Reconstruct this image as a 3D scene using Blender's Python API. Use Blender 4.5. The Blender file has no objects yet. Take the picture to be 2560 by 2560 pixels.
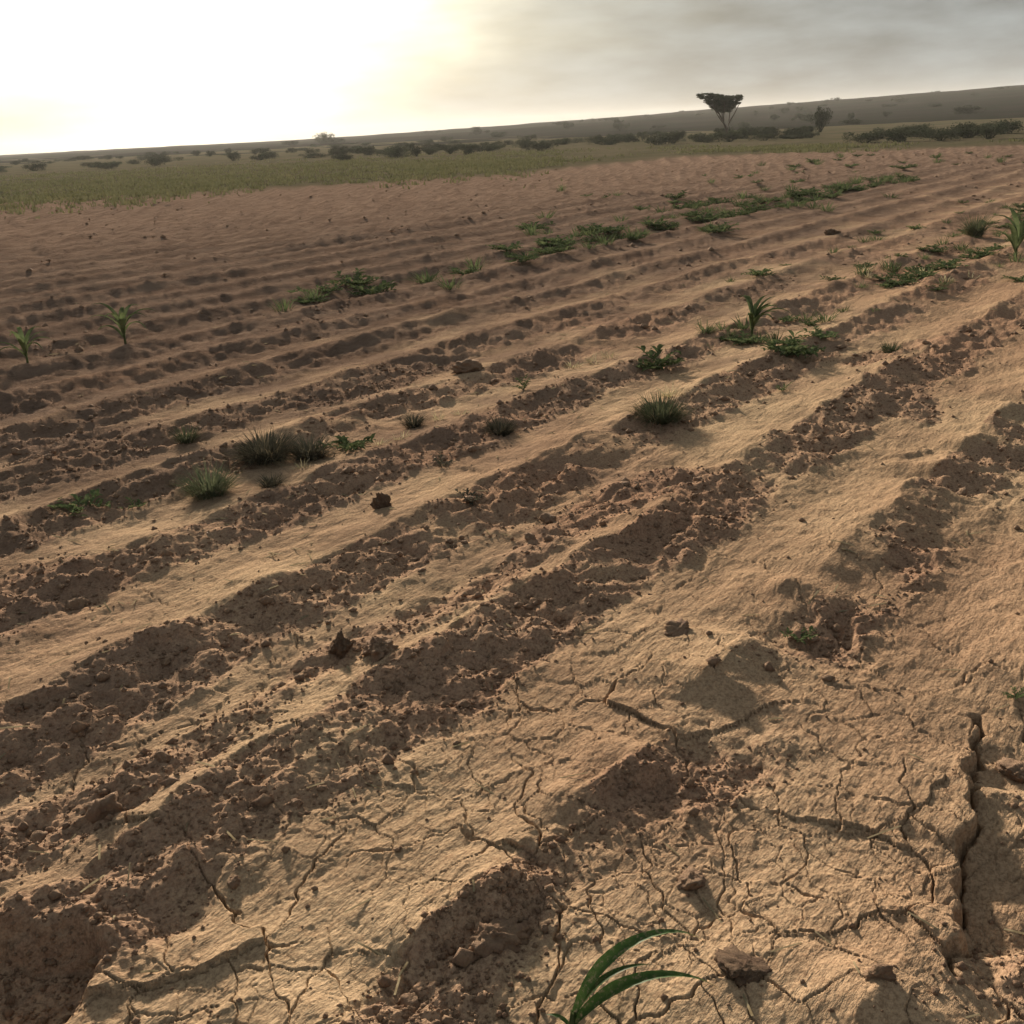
import bpy, bmesh, math, random
import numpy as np
from mathutils import Matrix, Vector

R = math.radians
scene = bpy.context.scene
COL = scene.collection
random.seed(11)
rng = np.random.default_rng(7)

# ------------------------------------------------------------------ camera
PITCH, ROLL, CAM_H = R(20.05), R(2.9), 1.5
fwd = Vector((0, math.cos(PITCH), -math.sin(PITCH)))
rt0 = Vector((1, 0, 0)); up0 = rt0.cross(fwd)
right = rt0 * math.cos(ROLL) - up0 * math.sin(ROLL)
up = rt0 * math.sin(ROLL) + up0 * math.cos(ROLL)
cam_d = bpy.data.cameras.new('camera')
cam_d.sensor_width = 36; cam_d.lens = 36.9; cam_d.clip_start = 0.05; cam_d.clip_end = 20000
cam = bpy.data.objects.new('camera', cam_d); COL.objects.link(cam)
m = Matrix((right, up, -fwd)).transposed().to_4x4(); m.translation = (0, 0, CAM_H)
cam.matrix_world = m
scene.camera = cam

# ------------------------------------------------------------------ sky and sun
SUN_AZ, SUN_EL = R(-15), R(15)            # azimuth measured from +Y towards +X
sdir = Vector((math.sin(SUN_AZ) * math.cos(SUN_EL), math.cos(SUN_AZ) * math.cos(SUN_EL), math.sin(SUN_EL)))
world = bpy.data.worlds.new('World'); scene.world = world; world.use_nodes = True
nt = world.node_tree; nt.nodes.clear()
N = nt.nodes.new; L = nt.links.new
wout = N('ShaderNodeOutputWorld'); bg = N('ShaderNodeBackground'); bg.inputs['Strength'].default_value = 0.1
sky = N('ShaderNodeTexSky'); sky.sky_type = 'NISHITA'; sky.sun_disc = False
sky.sun_elevation = SUN_EL; sky.sun_rotation = SUN_AZ; sky.air_density = 1.0; sky.dust_density = 3.0; sky.ozone_density = 1.0
tc = N('ShaderNodeTexCoord')
def mathn(op, a, b=None, c=None, clamp=False):
    n = N('ShaderNodeMath'); n.operation = op; n.use_clamp = clamp
    for i, v in enumerate((a, b, c)):
        if v is None: continue
        if isinstance(v, (int, float)): n.inputs[i].default_value = v
        else: L(v, n.inputs[i])
    return n.outputs[0]
def ramp01(v, a, b):
    n = N('ShaderNodeMapRange'); n.interpolation_type = 'SMOOTHSTEP'
    n.inputs['From Min'].default_value = a; n.inputs['From Max'].default_value = b
    L(v, n.inputs['Value']); return n.outputs[0]
mp = N('ShaderNodeMapping'); mp.inputs['Scale'].default_value = (1, 1, 3.8); L(tc.outputs['Generated'], mp.inputs['Vector'])
cn = N('ShaderNodeTexNoise'); cn.inputs['Scale'].default_value = 5.0; cn.inputs['Detail'].default_value = 6; cn.inputs['Roughness'].default_value = .55
L(mp.outputs[0], cn.inputs['Vector'])
cn2 = N('ShaderNodeTexNoise'); cn2.inputs['Scale'].default_value = 15; cn2.inputs['Detail'].default_value = 5
L(mp.outputs[0], cn2.inputs['Vector'])
dot = N('ShaderNodeVectorMath'); dot.operation = 'DOT_PRODUCT'; L(tc.outputs['Generated'], dot.inputs[0]); dot.inputs[1].default_value = sdir
ang = mathn('ARCCOSINE', mathn('MINIMUM', dot.outputs['Value'], 1.0))
angn = mathn('ADD', ang, mathn('MULTIPLY', mathn('SUBTRACT', cn.outputs['Fac'], 0.5), 0.22))
halo = mathn('EXPONENT', mathn('MULTIPLY', mathn('MAXIMUM', angn, 0.0), -11.8))     # thin bright cloud round the sun
cloud_tex = mathn('ADD', -0.42, mathn('ADD', mathn('MULTIPLY', cn.outputs['Fac'], 1.6), mathn('MULTIPLY', cn2.outputs['Fac'], 1.2)))
def colscale(col, fac):
    n = N('ShaderNodeVectorMath'); n.operation = 'SCALE'; n.inputs[0].default_value = col
    L(fac, n.inputs['Scale']); return n.outputs[0]
def vadd(a, b):
    n = N('ShaderNodeVectorMath'); n.operation = 'ADD'; L(a, n.inputs[0]); L(b, n.inputs[1]); return n.outputs[0]
cl = vadd(colscale((1.50, 1.67, 1.73), cloud_tex), colscale((105., 97., 70.), halo))
mixc = N('ShaderNodeMix'); mixc.data_type = 'RGBA'; mixc.inputs[0].default_value = 0.965
L(sky.outputs[0], mixc.inputs[6]); L(cl, mixc.inputs[7])
L(mixc.outputs[2], bg.inputs['Color']); L(bg.outputs[0], wout.inputs['Surface'])

sun_d = bpy.data.lights.new('sun', 'SUN'); sun_d.energy = 4.9; sun_d.angle = R(3.5); sun_d.color = (1.0, 0.87, 0.71)
sun = bpy.data.objects.new('sun', sun_d); COL.objects.link(sun)
sun.rotation_euler = sdir.to_track_quat('Z', 'Y').to_euler(); sun.location = (-20, 70, 20)

vs = scene.view_settings
vs.view_transform = 'Standard'; vs.look = 'None'; vs.gamma = 1.0; vs.use_curve_mapping = False
vs.exposure = 0.74
scene.cycles.max_bounces = 5; scene.cycles.use_denoising = True

# ------------------------------------------------------------------ noise helpers
PERM = np.random.default_rng(3).permutation(4096).astype(np.int64)
def hsh(ix, iy, s=0):
    return PERM[(PERM[(ix + 131 * s) & 4095] + iy) & 4095]
def gnoise(x, y, s=0):
    ix = np.floor(x).astype(np.int64); iy = np.floor(y).astype(np.int64)
    fx = x - ix; fy = y - iy
    ux = fx * fx * fx * (fx * (fx * 6 - 15) + 10); uy = fy * fy * fy * (fy * (fy * 6 - 15) + 10)
    def gr(dx, dy):
        a = hsh(ix + dx, iy + dy, s) * (2 * math.pi / 4096)
        return np.cos(a) * (fx - dx) + np.sin(a) * (fy - dy)
    a = gr(0, 0); b = gr(1, 0); c = gr(0, 1); d = gr(1, 1)
    return (a + (b - a) * ux + (c + (d - c) * ux - a - (b - a) * ux) * uy) * 1.45
def sstep(a, b, x):
    t = np.clip((x - a) / (b - a), 0, 1); return t * t * (3 - 2 * t)
def worley(x, y, s=0):
    """distance to the nearest cell border, offset from the cell's point, cell id"""
    ix = np.floor(x).astype(np.int64); iy = np.floor(y).astype(np.int64)
    b1 = np.full(x.shape, 1e9); px1 = np.zeros_like(x); py1 = np.zeros_like(x); id1 = np.zeros(x.shape, np.int64)
    pts = []
    for dx in (-1, 0, 1):
        for dy in (-1, 0, 1):
            h = hsh(ix + dx, iy + dy, s)
            qx = ix + dx + .08 + .84 * (h / 4096.); qy = iy + dy + .08 + .84 * (PERM[h] / 4096.)
            d = (qx - x) ** 2 + (qy - y) ** 2
            pts.append((qx, qy))
            m_ = d < b1
            b1 = np.where(m_, d, b1); px1 = np.where(m_, qx, px1); py1 = np.where(m_, qy, py1); id1 = np.where(m_, h, id1)
    e = np.full(x.shape, 1e9)
    for qx, qy in pts:
        ddx = qx - px1; ddy = qy - py1; ln = np.sqrt(ddx * ddx + ddy * ddy)
        ok = ln > 1e-6
        dist = np.where(ok, ((px1 + qx) / 2 - x) * ddx + ((py1 + qy) / 2 - y) * ddy, 1e9) / np.where(ok, ln, 1)
        e = np.minimum(e, dist)
    return e, x - px1, y - py1, id1

# ------------------------------------------------------------------ the ground's height
ROW_AZ = R(38.0); PERIOD = 0.77
RC, RS = math.cos(ROW_AZ), math.sin(ROW_AZ)
EDGE_X = np.array([-60, -16, -7.6, 0.6, 4, 7.8, 12, 16, 19.5, 45.]); EDGE_Y = np.array([33, 35, 35, 37, 42, 46, 44, 42, 40.5, 34.])
SLUMP = [(1.209, 2.394), (1.105, 2.214), (1.039, 2.037), (.934, 1.845), (.838, 1.646), (.788, 1.544), (.785, 1.486)]
def height(x, y, fp, want_attr=False):
    shp = x.shape; x = x.ravel(); y = y.ravel(); fp = np.broadcast_to(fp, shp).ravel()
    v = x * RC - y * RS; u = x * RS + y * RC
    r = np.hypot(x, y)
    def fd(wl): return sstep(1.1, 2.8, wl / fp)
    wob = .07 * gnoise(u * .33, v * .45, 1) + .03 * gnoise(u * 1.25, v * 1.2, 2) + (.030 * gnoise(u * 3.4, v * 3.0, 3) + .026 * gnoise(u * 8.5, v * 7, 19)) * (1 - .45 * sstep(2.6, 6, -v))
    ph = (v + 1.22 + wob) / PERIOD
    k = np.floor(ph); t = ph - k; k = k.astype(np.int64)
    even = 1 - .6 * sstep(2.6, 6, -v)          # the farther rows were drawn more evenly
    def amp(kk):
        a = .040 + .017 * (hsh(kk + 900, kk * 0 + 5, 4) / 4096.)
        return a * np.clip(1.0 + even * (.45 * gnoise(u * .8, kk * 7.3, 5) + .6 * gnoise(u * 2.1, kk * 3.1, 6) + .35 * gnoise(u * 5.5, kk * 5.7, 9)), .25, 1.9) * np.where(kk >= 0, np.clip(.46 + .5 * sstep(2.5, 3.4, u) + 1.15 * gnoise(u * 2.6 + 5, kk * 2.3, 86) + .6 * gnoise(u * 6 + 3, kk * 4.1, 87), .06, 1.15), 1)
    a0 = amp(k); a1 = amp(k + 1)
    sd = np.clip(t / .62, 0, 1); down = (1 - sd) ** 1.7
    tr = np.clip((t - .60) / .40, 0, 1); rise = tr ** 1.35 * (1 - .12 * np.sin(tr * 3.14))
    prof = a0 * down + a1 * rise
    prof = prof - .006 * np.exp(-((t - .30) / .12) ** 2)
    infield = 1 - sstep(-2, 4, y - np.interp(x, EDGE_X, EDGE_Y))
    farsoft = 1 + .9 * sstep(3, 13, -v)
    z = prof * fd(.95) * infield * farsoft
    rough = sstep(-.02, .05, t) * (1 - sstep(.34, .54, t))
    rough = np.clip(rough * (1.0 + 1.1 * gnoise(u * 1.1 + 9, v * 1.1, 7) + .5 * gnoise(u * 3.3, v * 4, 24)) + .9 * sstep(.25, .6, gnoise(u * .9 + 70, v * 1.6, 25)), 0, 1)
    rough *= 1 - sstep(-1.75, -1.35, v) * (1 - np.clip(.40 + .45 * sstep(2.5, 3.4, u) + 1.5 * gnoise(u * 2.3 + 21, v * 3, 88), 0, 1))
    patch = np.clip(.5 + 1.3 * gnoise(u * .55, v * .8, 8), 0, 1)
    # undulation, swellings, lumps
    z += .030 * gnoise(x * .32, y * .32, 10) + .012 * gnoise(x * 1.4, y * 1.4, 11) * infield
    cloddy = (1 + .35 * sstep(2.8, 7, -v)) * infield
    lump = gnoise(u * 4.2, v * 5.2, 12)
    z += (.006 + .015 * rough) * lump * fd(.22) * even
    lump2 = gnoise(u * 9.5, v * 12.5, 13)
    z += (.0028 + .0105 * rough) * lump2 * fd(.1) * cloddy
    z += .0075 * (cloddy - 1) * gnoise(u * 7, v * 16, 28) * fd(.09)
    near = (fp < .07)
    xi, yi, ui, vi, fpi = x[near], y[near], u[near], v[near], fp[near]
    ro = rough[near]; pa = patch[near]
    fdn = lambda wl: sstep(1.0, 2.5, wl / fpi)
    dz = np.zeros_like(xi)
    # broken crust: terraces with sharp ragged lips
    tn = gnoise(ui * 6.0, vi * 8.0, 14) * 1.1 + .5 * gnoise(ui * 15, vi * 19, 15)
    q = tn * 2.6; fl = np.floor(q); fr = q - fl
    dz += .0095 * (fl + sstep(.72, .98, fr)) / 2.6 * 2.0 * ro * fdn(.05)
    dz += .0050 * gnoise(ui * 23, vi * 27, 16) * (.20 + ro + .3 * sstep(2.8, 7, -vi)) * fdn(.045)
    dz -= .0022 * sstep(.28, .55, gnoise(ui * 19 + 5, vi * 26, 26) + .4 * gnoise(ui * 44, vi * 50, 27)) * (.5 + pa) * fdn(.06)
    dz += .0022 * gnoise(xi * 52, yi * 52, 17) * (.30 + ro) * fdn(.02)
    dz += .0011 * gnoise(xi * 110, yi * 110, 18) * (.5 + ro) * fdn(.01)
    # lumps of turned earth bound into the bank
    for cu, cv, am, s, cut in ((.15, .10, .017, 70, .50), (.07, .05, .0085, 71, .45)):
        e, ox, oy, cid = worley((ui + .02 * gnoise(ui * 16, vi * 16, s + 4)) / cu, (vi + .02 * gnoise(ui * 16 + 30, vi * 16, s + 5)) / cv, s)
        hgt = np.clip(PERM[(cid + 11) & 4095] / 4096. - cut, 0, 1) / (1 - cut)
        tx = (cid / 4096. - .5); ty = (PERM[cid] / 4096. - .5)
        dz += am * hgt * np.clip(ro + .10, 0, 1) * sstep(0, .20, e) * (.8 + 1.1 * (tx * ox + ty * oy)) * fdn(cv)
    # a slumped block with a deep crack, and a hollow broken into a bank
    d2 = np.full(xi.shape, 9.); side = np.zeros_like(xi)
    cx_ = xi + .030 * gnoise(xi * 11, yi * 11, 80) + .012 * gnoise(xi * 34, yi * 34, 84); cy_ = yi
    for (ax, ay), (bx, by) in zip(SLUMP[:-1], SLUMP[1:]):
        ex, ey = bx - ax, by - ay; tt = np.clip(((cx_ - ax) * ex + (cy_ - ay) * ey) / (ex * ex + ey * ey), 0, 1)
        dx, dy = cx_ - ax - tt * ex, cy_ - ay - tt * ey; dd = np.hypot(dx, dy); mm_ = dd < d2
        side = np.where(mm_, np.sign(ex * dy - ey * dx), side); d2 = np.where(mm_, dd, d2)
    slip = (side > 0) * np.exp(-(d2 / .20) ** 2) * sstep(1.46, 1.62, yi) * (1 - sstep(2.1, 2.35, yi))
    dz -= .045 * slip * (1 + .5 * gnoise(xi * 9, yi * 9, 81)) + .05 * np.exp(-(d2 / .0065) ** 2) * (d2 < .04)
    hx, hy = (xi + 1.02) / .185, (yi - 1.60) / .165
    hd = np.hypot(hx, hy) + .25 * gnoise(xi * 8, yi * 8, 82) + .08 * gnoise(xi * 30, yi * 30, 83)
    dz -= .075 * (1 - sstep(.68, 1.02, hd)) - .018 * np.exp(-((hd - 1.08) / .22) ** 2) * (hy > -.2)
    # dried plates and cracks
    wx = xi + .035 * gnoise(xi * 7, yi * 7, 20) + .012 * gnoise(xi * 24, yi * 24, 22)
    wy = yi + .035 * gnoise(xi * 7 + 40, yi * 7, 21) + .012 * gnoise(xi * 24 + 9, yi * 24, 23)
    flat = np.clip(1 - ro * 1.15, 0, 1)
    for cell, wid, dep, s, cov, bias in ((.150, .0012, .013, 30, .9, .46), (.075, .0008, .008, 31, 1.5, .18), (.42, .0021, .026, 33, 1.5, .18)):
        e, ox, oy, cid = worley(wx / cell, wy / cell, s)
        e = e * cell
        on = np.clip(.5 + bias + cov * gnoise(xi * 1.9 + s, yi * 1.9, s + 3) + .5 * gnoise(xi * 9, yi * 9, s + 5), 0, 1)
        w = wid * (.25 + 1.0 * on) + 1e-5
        w_eff = np.maximum(w, fpi * .55)
        crack = 1 - sstep(.35 * w_eff, 1.15 * w_eff, e)
        dz -= dep * np.minimum(1, w / w_eff) * crack * on * (.45 + .55 * flat) * fdn(.012)
        tx = (cid / 4096. - .5); ty = (PERM[cid] / 4096. - .5)
        dz += flat * ((tx * ox + ty * oy) * cell * .055 + (PERM[(cid + 77) & 4095] / 4096. - .5) * .0022) * np.clip(on, .2, 1) * sstep(0, 2.5 * w_eff, e) * fdn(cell * .5)
        dz += flat * on * .0016 * np.exp(-(e / .010) ** 2) * fdn(.03)   # curled rims
    z[near] += dz
    if want_attr:
        return z.reshape(shp), rough.reshape(shp), (infield).reshape(shp), patch.reshape(shp)
    return z.reshape(shp)
def hz(x, y):
    return float(height(np.array([float(x)]), np.array([float(y)]), max(.004, math.hypot(x, y) * .0016))[0])

# ------------------------------------------------------------------ materials
def mat(name):
    m_ = bpy.data.materials.new(name); m_.use_nodes = True
    t_ = m_.node_tree; return m_, t_, t_.nodes['Principled BSDF']
def mixrgb(t_, f, a, b):
    n = t_.nodes.new('ShaderNodeMix'); n.data_type = 'RGBA'
    for s, v in ((0, f), (6, a), (7, b)):
        if isinstance(v, (int, float)): n.inputs[s].default_value = v
        elif isinstance(v, tuple): n.inputs[s].default_value = (*v, 1)
        else: t_.links.new(v, n.inputs[s])
    return n.outputs[2]
def noise(t_, vec, sc, det=4, ro=.6):
    n = t_.nodes.new('ShaderNodeTexNoise'); n.inputs['Scale'].default_value = sc; n.inputs['Detail'].default_value = det; n.inputs['Roughness'].default_value = ro
    t_.links.new(vec, n.inputs['Vector']); return n.outputs['Fac']
def rampf(t_, v, a, b):
    n = t_.nodes.new('ShaderNodeMapRange'); n.interpolation_type = 'SMOOTHSTEP'
    n.inputs['From Min'].default_value = a; n.inputs['From Max'].default_value = b
    t_.links.new(v, n.inputs['Value']); return n.outputs[0]
def bump(t_, h, dist, st=1.0, nrm=None):
    n = t_.nodes.new('ShaderNodeBump'); n.inputs['Distance'].default_value = dist; n.inputs['Strength'].default_value = st
    t_.links.new(h, n.inputs['Height'])
    if nrm is not None: t_.links.new(nrm, n.inputs['Normal'])
    return n.outputs[0]

CRUST_A, CRUST_B = (.440, .312, .196), (.362, .249, .155)
BROKEN_A, BROKEN_B = (.385, .256, .166), (.315, .202, .134)
def soil_material():
    m_, t_, p = mat('dry_soil')
    geo = t_.nodes.new('ShaderNodeNewGeometry'); pos = geo.outputs['Position']
    at = lambda nm: (lambda n: (setattr(n, 'attribute_name', nm), n.outputs['Fac'])[1])(t_.nodes.new('ShaderNodeAttribute'))
    rough, infield = at('broken'), at('tilled')
    n1 = rampf(t_, noise(t_, pos, 1.3, 5), .35, .65); n2 = noise(t_, pos, 26, 6, .7); n3 = rampf(t_, noise(t_, pos, 105, 5, .75), .36, .60)
    n4 = rampf(t_, noise(t_, pos, .35, 3), .4, .62)
    crust = mixrgb(t_, n1, CRUST_A, CRUST_B)
    crust = mixrgb(t_, rampf(t_, n2, .5, .72), crust, (.32, .212, .130))
    broken = mixrgb(t_, rampf(t_, n2, .35, .65), BROKEN_A, BROKEN_B)
    am = t_.nodes.new('ShaderNodeMath'); am.operation = 'MULTIPLY_ADD'; t_.links.new(n2, am.inputs[0]); am.inputs[1].default_value = .9; am.inputs[2].default_value = -.45
    ad = t_.nodes.new('ShaderNodeMath'); ad.operation = 'ADD'; t_.links.new(rough, ad.inputs[0]); t_.links.new(am.outputs[0], ad.inputs[1])
    col = mixrgb(t_, rampf(t_, ad.outputs[0], .25, .85), crust, broken)
    red = t_.nodes.new('ShaderNodeMath'); red.operation = 'MULTIPLY'; t_.links.new(n4, red.inputs[0]); red.inputs[1].default_value = .45
    col = mixrgb(t_, red.outputs[0], col, (.26, .140, .092))
    grain = mixrgb(t_, n3, (.70, .68, .67), (1.18, 1.18, 1.17))
    mm = t_.nodes.new('ShaderNodeMix'); mm.data_type = 'RGBA'; mm.blend_type = 'MULTIPLY'; mm.inputs[0].default_value = 1
    t_.links.new(col, mm.inputs[6]); t_.links.new(grain, mm.inputs[7])
    dv = t_.nodes.new('ShaderNodeVectorMath'); dv.operation = 'DOT_PRODUCT'; t_.links.new(pos, dv.inputs[0]); dv.inputs[1].default_value = (-RC, RS, 0)
    dn = t_.nodes.new('ShaderNodeMath'); dn.operation = 'MULTIPLY_ADD'; t_.links.new(n1, dn.inputs[0]); dn.inputs[1].default_value = 2.5; t_.links.new(dv.outputs['Value'], dn.inputs[2])
    mr_ = t_.nodes.new('ShaderNodeMapping'); mr_.inputs['Rotation'].default_value = (0, 0, ROW_AZ); t_.links.new(pos, mr_.inputs['Vector'])
    ms_ = t_.nodes.new('ShaderNodeVectorMath'); ms_.operation = 'MULTIPLY'; t_.links.new(mr_.outputs[0], ms_.inputs[0]); ms_.inputs[1].default_value = (5.0, .9, 2.0)
    redsoil_shade = mixrgb(t_, rampf(t_, noise(t_, ms_.outputs[0], 1.0, 6, .75), .36, .64), (.345, .236, .172), (.225, .148, .108))  # streaks along the rows paint lit crests and shaded furrows into the colour
    redsoil_shade = mixrgb(t_, rampf(t_, noise(t_, pos, 5.5, 5, .7), .55, .68), redsoil_shade, (.165, .110, .082))
    col_far = mixrgb(t_, rampf(t_, dn.outputs[0], 2.5, 9.0), mm.outputs[2], redsoil_shade)  # farther soil: redder, and darkened for self-shadow of relief too fine to mesh
    wild = mixrgb(t_, rampf(t_, noise(t_, pos, .22, 5), .4, .6), (.150, .124, .080), (.115, .102, .062))
    fin = mixrgb(t_, infield, wild, col_far)
    # untilled ground is browner and greener: sparse herbs
    t_.links.new(fin, p.inputs['Base Color'])
    p.inputs['Roughness'].default_value = 1; p.inputs['Specular IOR Level'].default_value = 0
    mpn = t_.nodes.new('ShaderNodeMapping'); mpn.inputs['Rotation'].default_value = (0, 0, ROW_AZ); t_.links.new(pos, mpn.inputs['Vector'])
    mps = t_.nodes.new('ShaderNodeVectorMath'); mps.operation = 'MULTIPLY'; t_.links.new(mpn.outputs[0], mps.inputs[0]); mps.inputs[1].default_value = (7.0, 2.2, 4.0)
    streak = noise(t_, mps.outputs[0], 1.0, 7, .68)
    fz = t_.nodes.new('ShaderNodeMath'); fz.operation = 'MULTIPLY'; t_.links.new(noise(t_, pos, 10, 7, .8), fz.inputs[0]); t_.links.new(rampf(t_, dn.outputs[0], 3.5, 9.0), fz.inputs[1])
    b = bump(t_, fz.outputs[0], .11, .9)
    b = bump(t_, streak, .085, .6, b); b = bump(t_, n2, .010, .45, b); b = bump(t_, noise(t_, pos, 140, 4, .7), .003, .5, b); t_.links.new(b, p.inputs['Normal'])
    return m_
M_SOIL = soil_material()

def clod_material(k=1.0):
    m_, t_, p = mat('clod_soil')
    S_ = lambda c_: tuple(q_ * k for q_ in c_)
    tcn = t_.nodes.new('ShaderNodeNewGeometry'); pos = tcn.outputs['Position']
    n2 = noise(t_, pos, 32, 6, .7)
    c = mixrgb(t_, rampf(t_, n2, .3, .7), S_((.34, .225, .145)), S_((.25, .155, .105)))
    c = mixrgb(t_, rampf(t_, noise(t_, pos, 170, 3), .5, .7), c, S_((.30, .195, .118)))
    t_.links.new(c, p.inputs['Base Color']); p.inputs['Roughness'].default_value = .95; p.inputs['Specular IOR Level'].default_value = .1
    b = bump(t_, n2, .020, .8); b = bump(t_, noise(t_, pos, 110, 5, .75), .008, .8, b); t_.links.new(b, p.inputs['Normal'])
    return m_
M_CLOD = clod_material(); M_DARKCLOD = clod_material(.55)

def leaf_material(name, c1, c2, trans=.35, scale=9., rough=.9, spec=.0, near=False):
    m_, t_, p = mat(name)
    g_ = t_.nodes.new('ShaderNodeNewGeometry')
    oi = t_.nodes.new('ShaderNodeObjectInfo')
    f = rampf(t_, noise(t_, g_.outputs['Position'], scale, 4), .3, .7)
    c = mixrgb(t_, f, c1, c2)
    if near:
        c = mixrgb(t_, rampf(t_, noise(t_, g_.outputs['Position'], 120, 4, .7), .50, .74), c, (.20, .165, .105))
        tcl = t_.nodes.new('ShaderNodeTexCoord'); sx = t_.nodes.new('ShaderNodeSeparateXYZ'); t_.links.new(tcl.outputs['Generated'], sx.inputs[0])
        c = mixrgb(t_, rampf(t_, sx.outputs[0], .80, 1.0), c, (.24, .19, .085))
    hs = t_.nodes.new('ShaderNodeHueSaturation'); t_.links.new(c, hs.inputs['Color'])
    mr = t_.nodes.new('ShaderNodeMapRange'); mr.inputs['To Min'].default_value = .75; mr.inputs['To Max'].default_value = 1.25
    t_.links.new(oi.outputs['Random'], mr.inputs['Value']); t_.links.new(mr.outputs[0], hs.inputs['Value'])
    t_.links.new(hs.outputs[0], p.inputs['Base Color']); p.inputs['Roughness'].default_value = rough; p.inputs['Specular IOR Level'].default_value = spec
    tr = t_.nodes.new('ShaderNodeBsdfTranslucent'); t_.links.new(hs.outputs[0], tr.inputs['Color'])
    mx = t_.nodes.new('ShaderNodeMixShader'); mx.inputs[0].default_value = trans
    t_.links.new(p.outputs[0], mx.inputs[1]); t_.links.new(tr.outputs[0], mx.inputs[2])
    t_.links.new(mx.outputs[0], t_.nodes['Material Output'].inputs['Surface'])
    return m_
M_MAIZE = leaf_material('maize_leaf', (.034, .072, .020), (.062, .112, .030), .22, 30, .55, .12, True)
M_WEED = leaf_material('weed_leaf', (.082, .112, .046), (.150, .178, .082), .30, 14)
M_TUFT = leaf_material('tuft_blade', (.075, .092, .050), (.150, .160, .090), .25, 40)
M_DARK = leaf_material('withered_leaf', (.060, .058, .044), (.125, .110, .074), .15, 40)
M_DRY = leaf_material('dry_straw', (.42, .36, .20), (.58, .50, .32), .25, 20, .7)
M_DEAD = leaf_material('dead_blade', (.20, .155, .090), (.33, .27, .17), .2, 30)
M_GRASS = leaf_material('strip_grass', (.165, .165, .075), (.235, .215, .110), .15, .5)
M_SHRUB = leaf_material('shrub_leaf', (.046, .056, .034), (.090, .096, .060), .15, 1.5)
M_BARK = mat('bark')[0]
M_BARK.node_tree.nodes['Principled BSDF'].inputs['Base Color'].default_value = (.10, .075, .055, 1)
M_BARK.node_tree.nodes['Principled BSDF'].inputs['Roughness'].default_value = .9
def hill_material():
    m_, t_, p = mat('hill_ground')
    pos = t_.nodes.new('ShaderNodeNewGeometry').outputs['Position']
    c = mixrgb(t_, rampf(t_, noise(t_, pos, .03, 6, .65), .35, .65), (.048, .040, .032), (.034, .031, .026))
    c = mixrgb(t_, rampf(t_, noise(t_, pos, .16, 6, .75), .46, .60), c, (.034, .037, .026))
    t_.links.new(c, p.inputs['Base Color']); p.inputs['Roughness'].default_value = 1; p.inputs['Specular IOR Level'].default_value = 0
    t_.links.new(bump(t_, noise(t_, pos, .8, 6, .7), .5, .8), p.inputs['Normal'])
    return m_
M_HILL = hill_material()

# ------------------------------------------------------------------ mesh helpers
def fast_mesh(name, co, quads, attrs=None, smooth=True):
    me = bpy.data.meshes.new(name)
    nv, nf, k = len(co), len(quads), quads.shape[1]
    me.vertices.add(nv); me.vertices.foreach_set('co', np.ascontiguousarray(co, dtype=np.float32).ravel())
    me.loops.add(nf * k); me.loops.foreach_set('vertex_index', np.ascontiguousarray(quads, dtype=np.int32).ravel())
    me.polygons.add(nf); me.polygons.foreach_set('loop_start', np.arange(0, nf * k, k, dtype=np.int32))
    for an, av in (attrs or {}).items():
        a = me.attributes.new(an, 'FLOAT', 'POINT'); a.data.foreach_set('value', np.ascontiguousarray(av, dtype=np.float32).ravel())
    me.update(calc_edges=True); me.validate()
    if smooth: me.shade_smooth()
    return me
def link(name, me, material=None, parent=None, loc=(0, 0, 0), rot=(0, 0, 0), scale=(1, 1, 1)):
    o = bpy.data.objects.new(name, me); COL.objects.link(o)
    o.location = loc; o.rotation_euler = rot; o.scale = scale
    if material is not None and me is not None and not me.materials: me.materials.append(material)
    if parent is not None: o.parent = parent
    return o
def tag(o, label=None, cat=None, group=None, kind=None):
    for k_, v_ in (('label', label), ('category', cat), ('group', group), ('kind', kind)):
        if v_: o[k_] = v_
    return o

# ------------------------------------------------------------------ ground sheet
STEP = R(.067)
dense = np.arange(R(-37), R(37), STEP)
out = [dense[-1]]; s_ = STEP
while out[-1] < R(323) - R(3):
    rem = min(out[-1] - R(37), R(323) - out[-1])
    out.append(out[-1] + min(R(6), STEP * 1.5 + max(0, rem) * .16))
az = np.concatenate([dense, np.array(out[1:])])
phi = np.arange(R(60), R(1.0), -STEP)
rad = np.concatenate([[.002, .25, .5, .7], CAM_H / np.tan(phi)])
far = [rad[-1]]
while far[-1] < 2700: far.append(far[-1] * 1.055)
rad = np.concatenate([rad, far[1:]])
RR, AA = np.meshgrid(rad, az, indexing='ij')
X = RR * np.sin(AA); Y = RR * np.cos(AA)
dr = np.gradient(rad)[:, None] * np.ones_like(AA)
da = np.gradient(az); da[-1] = da[-2]; da = da[None, :] * RR
FP = np.maximum(np.sqrt(dr * np.maximum(da, 1e-5)), np.minimum(dr, da) * .5 + .5 * np.maximum(dr, da) * .35)
Z, ATT, INF, PAT = height(X, Y, FP, True)
Z = np.where(RR > 300, Z - (RR - 300) * .0004, Z)
nr, na = X.shape
i = np.arange(nr - 1)[:, None] * na; j = np.arange(na)[None, :]; j2 = (j + 1) % na
quads = np.stack([i + j, i + j2, i + na + j2, i + na + j], -1).reshape(-1, 4)[:, ::-1]
me = fast_mesh('field', np.stack([X, Y, Z], -1).reshape(-1, 3), quads, {'broken': ATT, 'tilled': INF})
field = tag(link('field_ground', me, M_SOIL), 'dry tan ploughed field with furrows and cracked crust', None, None, 'structure')
del RR, AA, FP, quads

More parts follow.
